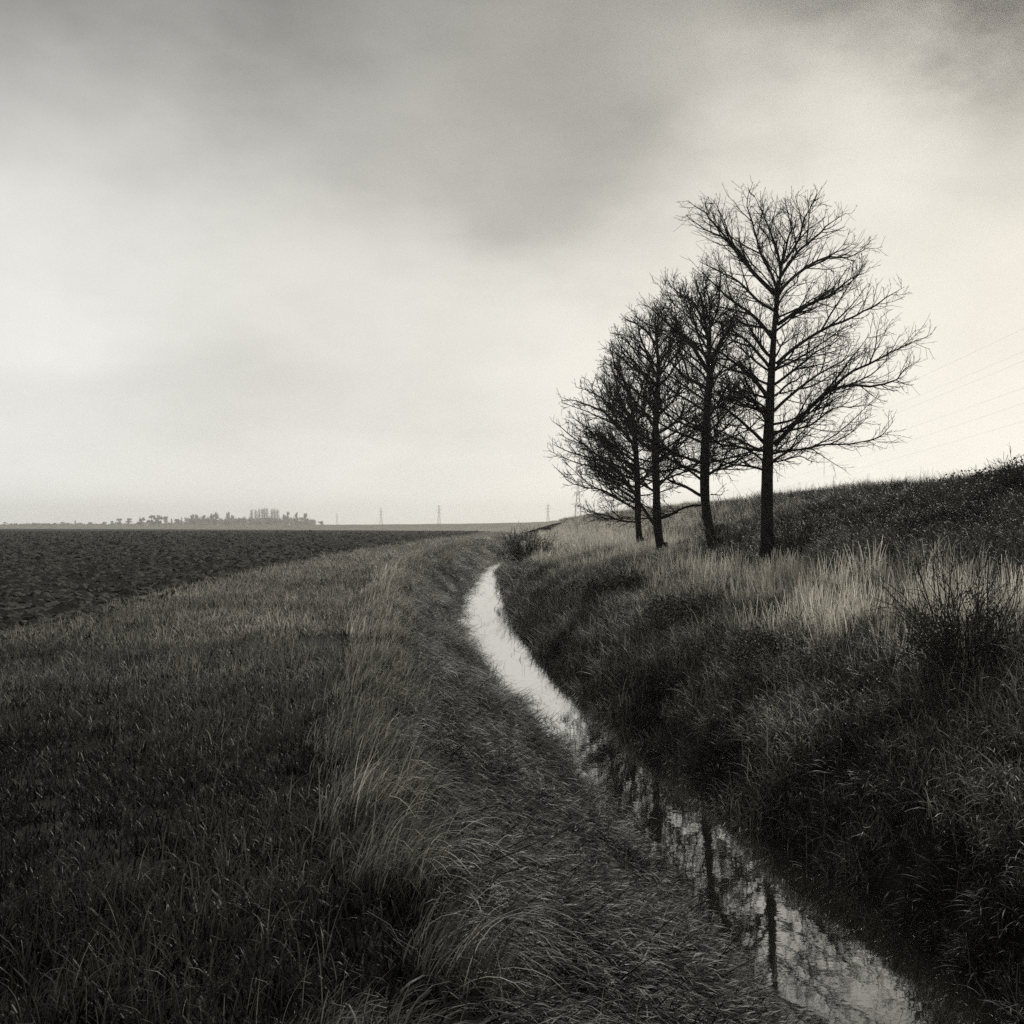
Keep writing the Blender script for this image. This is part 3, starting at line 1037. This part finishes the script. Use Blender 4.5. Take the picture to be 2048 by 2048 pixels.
T1_tr = [(527, 1700), (516, 1640), (513, 1560), (511, 1400), (503, 1250), (492, 1120), (480, 1020), (470, 950)]
T1_l = [
    ([(505, 1480), (450, 1400), (380, 1330), (300, 1270), (220, 1210), (140, 1155)], 17),
    ([(505, 1540), (450, 1510), (390, 1470), (300, 1440), (210, 1430), (150, 1365)], 11),
    ([(506, 1390), (430, 1350), (330, 1310), (220, 1290), (125, 1240)], 13),
    ([(500, 1250), (430, 1170), (360, 1090), (270, 1060), (170, 1030)], 15),
    ([(492, 1130), (430, 1060), (370, 990), (320, 935)], 14),
    ([(484, 1050), (450, 960), (400, 880), (395, 780)], 12),
    ([(512, 1600), (440, 1600), (380, 1570), (320, 1560), (240, 1530)], 9),
    ([(495, 1180), (540, 1100), (560, 1000)], 11),
    ([(496, 1120), (470, 1000), (430, 920), (420, 850)], 10),
    ([(494, 1150), (400, 1080), (310, 1010), (230, 990)], 11),
    ([(510, 1440), (560, 1380), (600, 1300)], 11),
    ([(505, 1330), (400, 1250), (300, 1190), (200, 1110)], 12),
]
make_tree("farthest bare tree, leftmost of the row, its limbs sweeping out low to the left", 50.0, T1_tr,
          [34, 28, 28, 27, 25, 20, 13, 6], T1_l,
          (36, 1.6, 6.0, lambda f, c: (3.5 - 1.3 * f) * (1.0 if c < .2 else .7), [3.1, 1.57, 4.7, 2.6, 3.6, 0.3, 5.3, 2.9]), 53, .0076, .95)

# ------------------------------------------------------------------ bushes and saplings
M_BRAM = mat_plant("bramble_leaf", .042, .2)
M_STEM = mat_plant("bramble_stem", .035, .0)


def bush(name, label, cat, x, y, rx, rz, nleaf, nstem, leaf, seed, up=.2, stem_len=1.0, wide=1.0, group=None, spread=(.25, 1.1), lift=0.0, rs=.006):
    g = np.random.default_rng(seed)
    root = empty(name, (x, y, float(ground_z(x, y)) - .03))
    tag(root, label, cat, group)
    tb = Tubes()
    for i in range(nstem):
        a = g.random() * 6.283; e = spread[0] + (spread[1] - spread[0]) * g.random()
        d = np.array([math.cos(a) * math.sin(e) * wide, math.sin(a) * math.sin(e), math.cos(e)])
        ln = stem_len * (.6 + .6 * g.random())
        P = wander(np.array([math.cos(a), math.sin(a), 0]) * rx * .25 * g.random() * np.array([wide, 1, 1]), d, ln, 8, up, g, .35)
        tb.add(P, np.linspace(rs * 1.4, rs * .5, 8), 4)
        for j in range(5):
            k = int(g.integers(2, 7))
            W = wander(P[k], side_dir(unit(P[k] - P[k - 1]), g, R(50)), ln * .25 * (.4 + g.random()), 4, up, g, .3)
            tb.add(W, np.linspace(rs * .7, rs * .4, 4), 3)
    me = tb.mesh("stems")
    at = me.attributes.new("tone", 'FLOAT', 'POINT'); at.data.foreach_set("value", np.full(tb.n, 1.0, np.float32))
    obj("stems", me, M_STEM, root)
    if nleaf:
        parts = []
        lobes = max(4, nleaf // 160)
        for i in range(lobes):
            a = g.random() * 6.283; rr = rx * .75 * math.sqrt(g.random())
            v, f, t = leaves(nleaf // lobes, rx * (.28 + .25 * g.random()), rz * (.35 + .3 * g.random()), leaf, int(g.integers(1e6)), (.35, 1.7))
            v = v + np.array([math.cos(a) * rr * wide, math.sin(a) * rr, lift + rz * .55 * g.random() * (1 - rr / rx)])
            parts.append((v, f, t))
        v, f, t = join(parts)
        obj("foliage", mesh_data("foliage", v, f, False, {"tone": t}), M_BRAM, root)
    return root


bush("bramble_bush", "dark bramble bush at the far bend of the ditch, half hiding the water", "bush", .85, 60, 2.0, 1.7, 2200, 110, .05, 1, .3, 2.1, 1.0, rs=.013)
bush("bramble_bush", "low dark bramble mound on the right bank in front of the two farthest trees", "bush", 2.9, 27.5, 1.4, .75, 2000, 40, .04, 2, .1, .9, 1.2, rs=.008)
bush("bramble_bush", "rounded bramble mound below the leaning tree, left of the reeds", "bush", 3.3, 20, 1.0, .75, 2000, 40, .032, 3, .1, .85, 1.2, rs=.006)
bush("bramble_bush", "bramble mound sticking up in front of the brightest reeds", "bush", 3.75, 15.2, .7, .65, 1800, 36, .026, 4, .1, .75, 1.2, rs=.005)
bush("thorn_bush", "black thorny bush with bare arching stems among the reeds at the right edge", "bush", 4.8, 11.6, .72, 1.0, 5200, 110, .02, 5, .3, 1.25, 1.0, spread=(.1, 1.2), rs=.0055)
bush("thorn_bush", "dark scrubby bush on the embankment crest at the far right", "bush", 10.9, 23.6, 1.3, .8, 2400, 60, .035, 6, .3, .9, 1.2, rs=.007)
bush("thorn_bush", "small dark bush on the slope behind the leaning tree", "bush", 7.3, 39, .55, .7, 700, 30, .05, 7, .3, .8, 1.0, rs=.009)
bush("sapling_clump", "thin whippy saplings springing up beside the base of the tallest tree", "saplings", 6.5, 25.4, .8, 1.0, 500, 46, .03, 8, .6, 1.5, 1.5, spread=(.05, .55), rs=.006)
bush("sapling_clump", "sparse twiggy saplings left of the tallest tree trunk", "saplings", 5.4, 26.5, .7, 1.0, 0, 26, .03, 9, .6, 1.7, 1.2, spread=(.05, .6), rs=.006)

# ------------------------------------------------------------------ big tussocks by the path of the bank
M_STRAW = mat_plant("straw_blade", .40, .35, .35)


def tussock(label, x, y, n, ln, seed, direction=-.1, sc=1.0, tone=(.25, 1.5)):
    v, f, t = join([blades(n, .20 * sc, ln * .5, ln, .0055, .28, 1.5, direction, .75, 8, seed, tone),
                    blades(n // 3, .24 * sc, ln * .3, ln * .7, .0055, .5, 1.2, seed=seed + 1, tone=(.2, .8)),
                    blades(n // 12, .15 * sc, ln * .7, ln * 1.15, .007, .35, 1.7, direction, .6, 9, seed + 2, tone=(1.2, 2.0))])
    o = obj("grass_tussock", mesh_data("grass_tussock", v, f, False, {"tone": t}), M_STRAW, None, (x, y, float(ground_z(x, y)) - .03))
    return tag(o, label, "tussock", "tussocks along the ditch edge")


tussock("largest pale tussock, its blades arching over towards the ditch", -.76, 5.9, 420, .58, 900, -.1, 1.2, (.06, 1.7))
tussock("pale tussock just in front of the largest one, blades drooping right", -.52, 4.8, 300, .56, 910, -.15, 1.0, (.12, 1.3))
tussock("dark tussock nearest the camera with long thin leaning stems", -.26, 4.05, 220, .60, 920, .1, 1.0, (.06, .6))
tussock("smaller pale tussock behind the largest, on the shoulder of the bank", -.92, 7.3, 280, .48, 930, .1, 1.0, (.08, 1.4))

# ------------------------------------------------------------------ clods on the field
def clods():
    g = np.random.default_rng(77)
    c = bpy.data.collections.new("source_clod")
    for i in range(NV):
        import bmesh
        bm = bmesh.new()
        bmesh.ops.create_icosphere(bm, subdivisions=2, radius=1)
        for v in bm.verts:
            v.co *= .75 + .5 * g.random()
            v.co.z *= .38
        me = bpy.data.meshes.new("clod"); bm.to_mesh(me); bm.free()
        me.materials.append(M_CLOD)
        c.objects.link(bpy.data.objects.new(f"clod_{i}", me))
    SRC["clod"] = c
    GN["clod"] = gn_group(c)
    n = 90000
    y = 13 + 260 * g.random(n) ** 2.4
    x = XE(y) - .2 - (.52 * y - 4) * g.random(n)
    k = (x > -.5 * y - 3) & (x < XE(y) - .1)
    x, y = x[k], y[k]
    s = (.025 + .085 * g.random(len(x)) ** 2.4) * (1 + y / 60)
    P = np.stack([x, y, -.07 + .10 * g.random(len(x))], 1)
    o = scatter("earth_clods", "clod", P, g.random(len(x)) * 6.28, np.stack([s * 1.3, s, s], 1), np.full(len(x), 1.0),
                tilt=g.normal(0, .4, (len(x), 2)))
    tag(o, "broken clods of turned earth strewn over the ploughed field", "clods", kind="stuff")


clods()

# ------------------------------------------------------------------ far trees
M_FAR = mat_plant("hazed_twigs", .34, .35, .1)  # distance haze partly put into this pale twig colour


def far_tree_mesh(kind, seed):
    """unit height tree: trunk mesh and crown mesh"""
    g = np.random.default_rng(seed)
    tb = Tubes()
    P = np.array([(0, 0, -.02), (g.normal(0, .01), 0, .25), (g.normal(0, .02), 0, .55), (g.normal(0, .02), 0, .9)])
    tb.add(P, [.028, .022, .014, .005], 6)
    for i in range(16):
        h = .2 + .65 * g.random(); a = g.random() * 6.28
        e = R(35 + 30 * g.random()) if kind != 'poplar' else R(70 + 10 * g.random())
        ln = {'round': .38, 'wide': .48, 'poplar': .22, 'bush': .45}[kind] * (1.1 - .7 * h)
        W = wander((0, 0, h), (math.cos(a) * math.cos(e), math.sin(a) * math.cos(e), math.sin(e)), ln, 5, .3, g)
        tb.add(W, np.linspace(.010, .003, 5), 4)
    tm = tb.mesh("trunk")
    parts = []
    if kind == 'poplar':
        lob = [(0, 0, .2 + .7 * i / 8, .04 + .05 * math.sin(math.pi * (i + .6) / 10.5), .12) for i in range(9)]
        dens, sz = 80, .019
    elif kind == 'bush':
        lob = [(g.normal(0, .3), g.normal(0, .2), .25 + .35 * g.random(), .26, .26) for i in range(9)]
        dens, sz = 320, .034
    else:
        w = .24 if kind == 'round' else .34
        lob = []
        for i in range(13):
            h = .35 + .55 * g.random(); a = g.random() * 6.28
            r = w * math.sqrt(g.random()) * math.sqrt(max(.05, 1 - ((h - .6) / .42) ** 2))
            lob.append((r * math.cos(a), r * math.sin(a), h, .10 + .05 * g.random(), .11))
        dens, sz = 240, .022
    for (x, y, z, rx, rz) in lob:
        d = g.normal(size=(dens, 3)); d /= np.linalg.norm(d, axis=1)[:, None]
        c = d * (g.random(dens) ** .4)[:, None] * np.array([rx, rx, rz]) + np.array([x, y, z])
        c[:, 2] = np.maximum(c[:, 2], .02)
        u = g.normal(size=(dens, 3)); u[:, 2] = np.abs(u[:, 2]) + .4; u /= np.linalg.norm(u, axis=1)[:, None]
        v = np.cross(u, g.normal(size=(dens, 3))); v /= np.linalg.norm(v, axis=1)[:, None]
        s = (sz * (.5 + g.random(dens)))[:, None]
        V = np.stack([c - u * s, c - v * s * .4, c + u * s, c + v * s * .4], 1).reshape(-1, 3)
        parts.append((V, np.arange(dens * 4).reshape(dens, 4), np.repeat(.5 + g.random(dens), 4)))
    v, f, t = join(parts)
    cm = mesh_data("crown", v, f, False, {"tone": t})
    at = tm.attributes.new("tone", 'FLOAT', 'POINT'); at.data.foreach_set("value", np.full(len(tm.vertices), .9, np.float32))
    tm.materials.append(M_FAR); cm.materials.append(M_FAR)
    return tm, cm


FARM = {k: [far_tree_mesh(k, 700 + 10 * i + j) for j in range(3)] for i, k in enumerate(('round', 'wide', 'poplar', 'bush'))}
NAMES = {'round': 'distant_tree', 'wide': 'distant_tree', 'poplar': 'poplar_tree', 'bush': 'distant_thicket'}
FG = np.random.default_rng(5)


def far_tree(kind, u, vtop, wpx, D, label, group, cat="tree", name=None):
    D = min(D * 1.85, 2380)
    X = (u - 512) / FPX * D
    h = (HV - vtop) / FPX * D + EYE
    w = wpx / FPX * D
    if kind == 'bush': h *= 1.2
    r = empty(name or NAMES[kind], (X, D, -.1), FG.random() * 6.28)
    tag(r, label, cat, group)
    uw = {'round': .62, 'wide': .86, 'poplar': .18, 'bush': 1.3}[kind]
    r.scale = (w / uw, w / uw, h)
    tm, cm = FARM[kind][int(FG.integers(0, 3))]
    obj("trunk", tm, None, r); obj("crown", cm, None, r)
    return r


def z5(x, y): return x * .1967 / 2, (990 + y * .1967) / 2
def z4(x, y): return (380 + x * .1553) / 2, (990 + y * .1553) / 2


GR = "hazy trees on the left horizon"
far_list = [
    ('wide', 45, 275, 75, 1050, "pale rounded tree at the very left end of the horizon"),
    ('round', 120, 298, 55, 1300, "faintest small tree between the left end and the dark hedge block"),
    ('round', 360, 298, 50, 900, "little tree just right of the dark hedge block on the horizon"),
    ('wide', 430, 308, 70, 950, "low flat tree, second to the right of the dark hedge block"),
    ('round', 485, 283, 60, 1250, "faint hazy tree rising behind the low flat tree"),
    ('round', 558, 278, 42, 950, "darker narrow tree, first upright one on the left horizon"),
    ('wide', 636, 273, 66, 1100, "pale spreading tree right of the darker narrow tree"),
    ('round', 686, 282, 34, 1100, "small pale tree touching the pale spreading tree"),
    ('poplar', 765, 256, 22, 1100, "lone thin pointed tree on the left horizon"),
    ('wide', 812, 276, 64, 1200, "faint low crown just right of the lone thin tree"),
    ('round', 920, 272, 62, 950, "single rounded tree standing clear between two gaps"),
    ('wide', 1060, 268, 66, 930, "leaning flat-topped tree left of the lollipop-shaped tree"),
    ('round', 1140, 262, 44, 1050, "small pale tree squeezed beside the lollipop-shaped tree"),
    ('wide', 1210, 238, 92, 900, "lollipop-shaped tree with a full round crown on a clear stem"),
    ('round', 1310, 232, 74, 1000, "tall pale oval tree left of the big dark clump"),
    ('wide', 1430, 220, 100, 880, "left shoulder tree of the big dark clump"),
    ('wide', 1540, 205, 130, 860, "broad tree forming the centre of the big dark clump"),
    ('wide', 1610, 198, 130, 850, "highest tree of the big dark clump"),
    ('round', 1685, 206, 50, 900, "slim tree at the right end of the big dark clump"),
    ('poplar', 1745, 236, 26, 950, "thin dark tree in the gap right of the big clump"),
    ('round', 1800, 236, 74, 900, "round tree beyond the gap right of the big clump"),
    ('poplar', 1846, 226, 24, 900, "small dark conifer-like spike beside the round tree"),
    ('wide', 1912, 220, 90, 900, "full tree just left of the pale double stems"),
]
for (k, x, y, w, D, lab) in far_list:
    u, v = z5(x, y)
    far_tree(k, u, v, w * .1967 / 2, D, lab, GR)
far_list = [
    ('round', 30, 240, 70, 980, "pale tree with fine double stems left of the wood"),
    ('round', 85, 238, 60, 1000, "pale tree paired closely with the double stemmed one"),
    ('round', 175, 248, 64, 930, "small tree between the pale pair and the dark peak"),
    ('wide', 280, 232, 80, 900, "dark lower tree on the left flank of the peak"),
    ('wide', 338, 213, 92, 900, "dark peaked tree rising before the left end of the wood"),
    ('round', 488, 203, 62, 1000, "pale tree alone above the left part of the wood"),
    ('round', 548, 248, 60, 960, "low pale tree right of the one standing alone above the wood"),
    ('round', 1215, 240, 60, 930, "lower tree right of the poplars in the wood"),
    ('round', 1258, 208, 56, 1000, "pale tree first to rise right of the poplars"),
    ('round', 1370, 212, 48, 1000, "pale narrow tree, second to rise right of the poplars"),
    ('round', 1490, 217, 58, 1000, "square-topped pale tree, last to rise at the right end of the wood"),
    ('wide', 1600, 312, 90, 900, "low tree where the wood slopes down at its right end"),
    ('wide', 1690, 328, 100, 900, "lowest tree at the right tip of the wood"),
]
for (k, x, y, w, D, lab) in far_list:
    u, v = z4(x, y)
    far_tree(k, u, v, w * .1553 / 2, D, lab, GR)
for i, (x, y) in enumerate([(792, 175), (846, 174), (890, 168), (930, 162), (960, 158), (992, 161), (1054, 170), (1090, 162), (1126, 172)]):
    u, v = z4(x, y)
    far_tree('poplar', u, v + .5, 54 * .1553 / 2, 1260, "bare poplar in the tall thin row above the middle of the wood", "row of poplars above the wood")
# the body of the wood: overlapping trees
for i, x in enumerate(np.arange(20, 1530, 52)):
    top = np.interp(x, [0, 250, 400, 600, 1000, 1400, 1530], [300, 290, 298, 285, 278, 278, 300]) + FG.normal(0, 7)
    u, v = z4(x + FG.normal(0, 10), top)
    far_tree('bush' if i % 3 else 'wide', u, v, 105 * .1553 / 2, 870 + FG.random() * 50,
             "one of the merging dark crowns that make up the body of the wood", "crowns of the distant wood", name='distant_tree')
for i, x in enumerate(np.arange(165, 330, 26)):
    u, v = z5(x, 306 + FG.normal(0, 3))
    far_tree('bush', u, v, 46 * .1967 / 2, 780, "dark bush of the squat hedge block at the left of the horizon", "bushes of the dark hedge block", "bush")


def hedgerow():
    g = np.random.default_rng(91)
    parts = []
    for i in range(520):  # clumps along the row
        u = -40 + 356 * i / 520
        D = 1550 + 200 * g.random()
        hp = 2.0 + 1.5 * vnoise(u * .15, 0, 3) + g.random()
        hp += 5.5 * float(np.interp(u, [200, 228, 300, 312], [0, 1, 1, 0])) + 1.5 * float(np.interp(u, [130, 145, 200, 215], [0, 1, 1, 0]))
        x = (u - 512) / FPX * D
        h = hp / FPX * D + .6
        v, f, t = leaves(34, 6.5, h, 1.1, int(g.integers(1e6)), (.5, 1.4))
        parts.append((v + np.array([x, D, 0]), f, t))
    v, f, t = join(parts)
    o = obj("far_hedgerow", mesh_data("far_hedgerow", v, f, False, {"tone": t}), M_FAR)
    tag(o, "low hazy hedgerow running below the trees on the horizon", "hedgerow", kind="stuff")


hedgerow()

# ------------------------------------------------------------------ pylons and cables
ARMS = [(.66, .105), (.80, .13), (.93, .095)]       # height share, half length share


def pylon_parts(H):
    w0, w1 = H * .085, H * .018

    def half(z):
        f = z / H
        return w0 + (w1 * 1.6 - w0) * min(1, f / .6) if f < .6 else w1 * 1.6 + (w1 * .4 - w1 * 1.6) * (f - .6) / .4
    tb = Tubes()
    lv = [0, .13, .25, .36, .46, .55, .63, .70, .77, .84, .91, 1.0]
    r = H * .0030
    C = [(-1, -1), (1, -1), (1, 1), (-1, 1)]
    for (sx, sy) in C:
        P = np.array([(sx * half(f * H), sy * half(f * H), f * H) for f in lv])
        tb.add(P, np.linspace(r * 1.4, r * .7, len(lv)), 4)
    for a, b in zip(lv[:-1], lv[1:]):
        ha, hb = half(a * H), half(b * H)
        for i in range(4):
            (x0, y0), (x1, y1) = C[i], C[(i + 1) % 4]
            tb.add([(x0 * ha, y0 * ha, a * H), (x1 * hb, y1 * hb, b * H)], [r * .6] * 2, 3)
            tb.add([(x1 * ha, y1 * ha, a * H), (x0 * hb, y0 * hb, b * H)], [r * .6] * 2, 3)
    tower = tb.mesh("lattice_tower")
    arms = []
    for (fh, hl) in ARMS:
        t2 = Tubes()
        z = fh * H; l = hl * H; h = half(z)
        for s in (-1, 1):
            tip = (s * l, 0, z)
            for sy in (-1, 1):
                t2.add([(s * h, sy * h, z), tip], [r * .8, r * .6], 4)
                t2.add([(s * h, sy * h, z + .035 * H), tip], [r * .8, r * .6], 4)
            t2.add([tip, (s * l, 0, z - .045 * H)], [r * .9, r * .9], 5)      # insulator string
        arms.append(t2.mesh("cross_arm"))
    return tower, arms


PY = [(337, 513, 26, "faintest and smallest lattice pylon, leftmost above the flood bank"),
      (381, 508, 28, "second faint pylon from the left on the horizon"),
      (439, 505, 30, "middle lattice pylon standing alone above the far bank"),
      (548, 504, 30, "lattice pylon on the horizon just left of the embankment end"),
      (578, 478, 36, "nearest and tallest lattice pylon, behind the leftmost tree's branches")]
PYPOS = []
for i, (u, v, H, lab) in enumerate(PY):
    D = (H - EYE) * FPX / (HV - v)
    X = (u - 512) / FPX * D
    r = empty("lattice_pylon", (X, D, 0), R(-8 if i == 4 else 18))
    tag(r, lab, "pylon", "pylons of the power line")
    tw, arms = pylon_parts(H)
    obj("lattice_tower", tw, M_STEEL, r)
    for a in arms: obj("cross_arm", a, M_STEEL, r)
    PYPOS.append((X, D, H))


def cable(a, b, sag, rad, label):
    a, b = np.array(a), np.array(b)
    t = np.linspace(0, 1, 60)[:, None]
    P = a + (b - a) * t
    P[:, 2] -= sag * 4 * (t * (1 - t))[:, 0]
    tb = Tubes(); tb.add(P - a, np.full(60, rad), 5)
    o = obj("power_cable", tb.mesh("power_cable"), M_STEEL, None, a)
    tag(o, label, "cable", "power cables rising to the right")


X5, D5, H5 = PYPOS[4]
END = np.array([72.0, 70.0, 0])
cl_ = ["topmost", "second", "third", "fourth", "fifth", "lowest"]
kk = 0
for (fh, hl) in ARMS[::-1]:
    for s in (-1, 1):
        z = fh * H5 - .045 * H5
        cable((X5 + s * hl * H5, D5, z), (END[0] + s * hl * H5, END[1], z), 13.0, .0075,
              f"{cl_[kk]} of the six thin cables crossing the sky right of the trees")
        kk += 1

# ------------------------------------------------------------------ haze
m, t = new_mat("pale_haze")
o_ = t.nodes.new("ShaderNodeOutputMaterial")
pv = t.nodes.new("ShaderNodeVolumePrincipled")
pv.inputs["Color"].default_value = (.97, .965, .94, 1)
pv.inputs["Density"].default_value = .00032
pv.inputs["Anisotropy"].default_value = .75
pv.inputs["Density Attribute"].default_value = ""
t.links.new(pv.outputs[0], o_.inputs["Volume"])
hx = 2560
V = np.array([(sx * hx, sy * hx, z) for z in (-4.5, 45) for sx, sy in ((-1, -1), (1, -1), (1, 1), (-1, 1))], float)
F = np.array([(3, 2, 1, 0), (4, 5, 6, 7), (0, 1, 5, 4), (1, 2, 6, 5), (2, 3, 7, 6), (3, 0, 4, 7)])
hz = obj("haze", mesh_data("haze", V, F), m)
tag(hz, "pale even haze over the fen", "haze", kind="stuff")
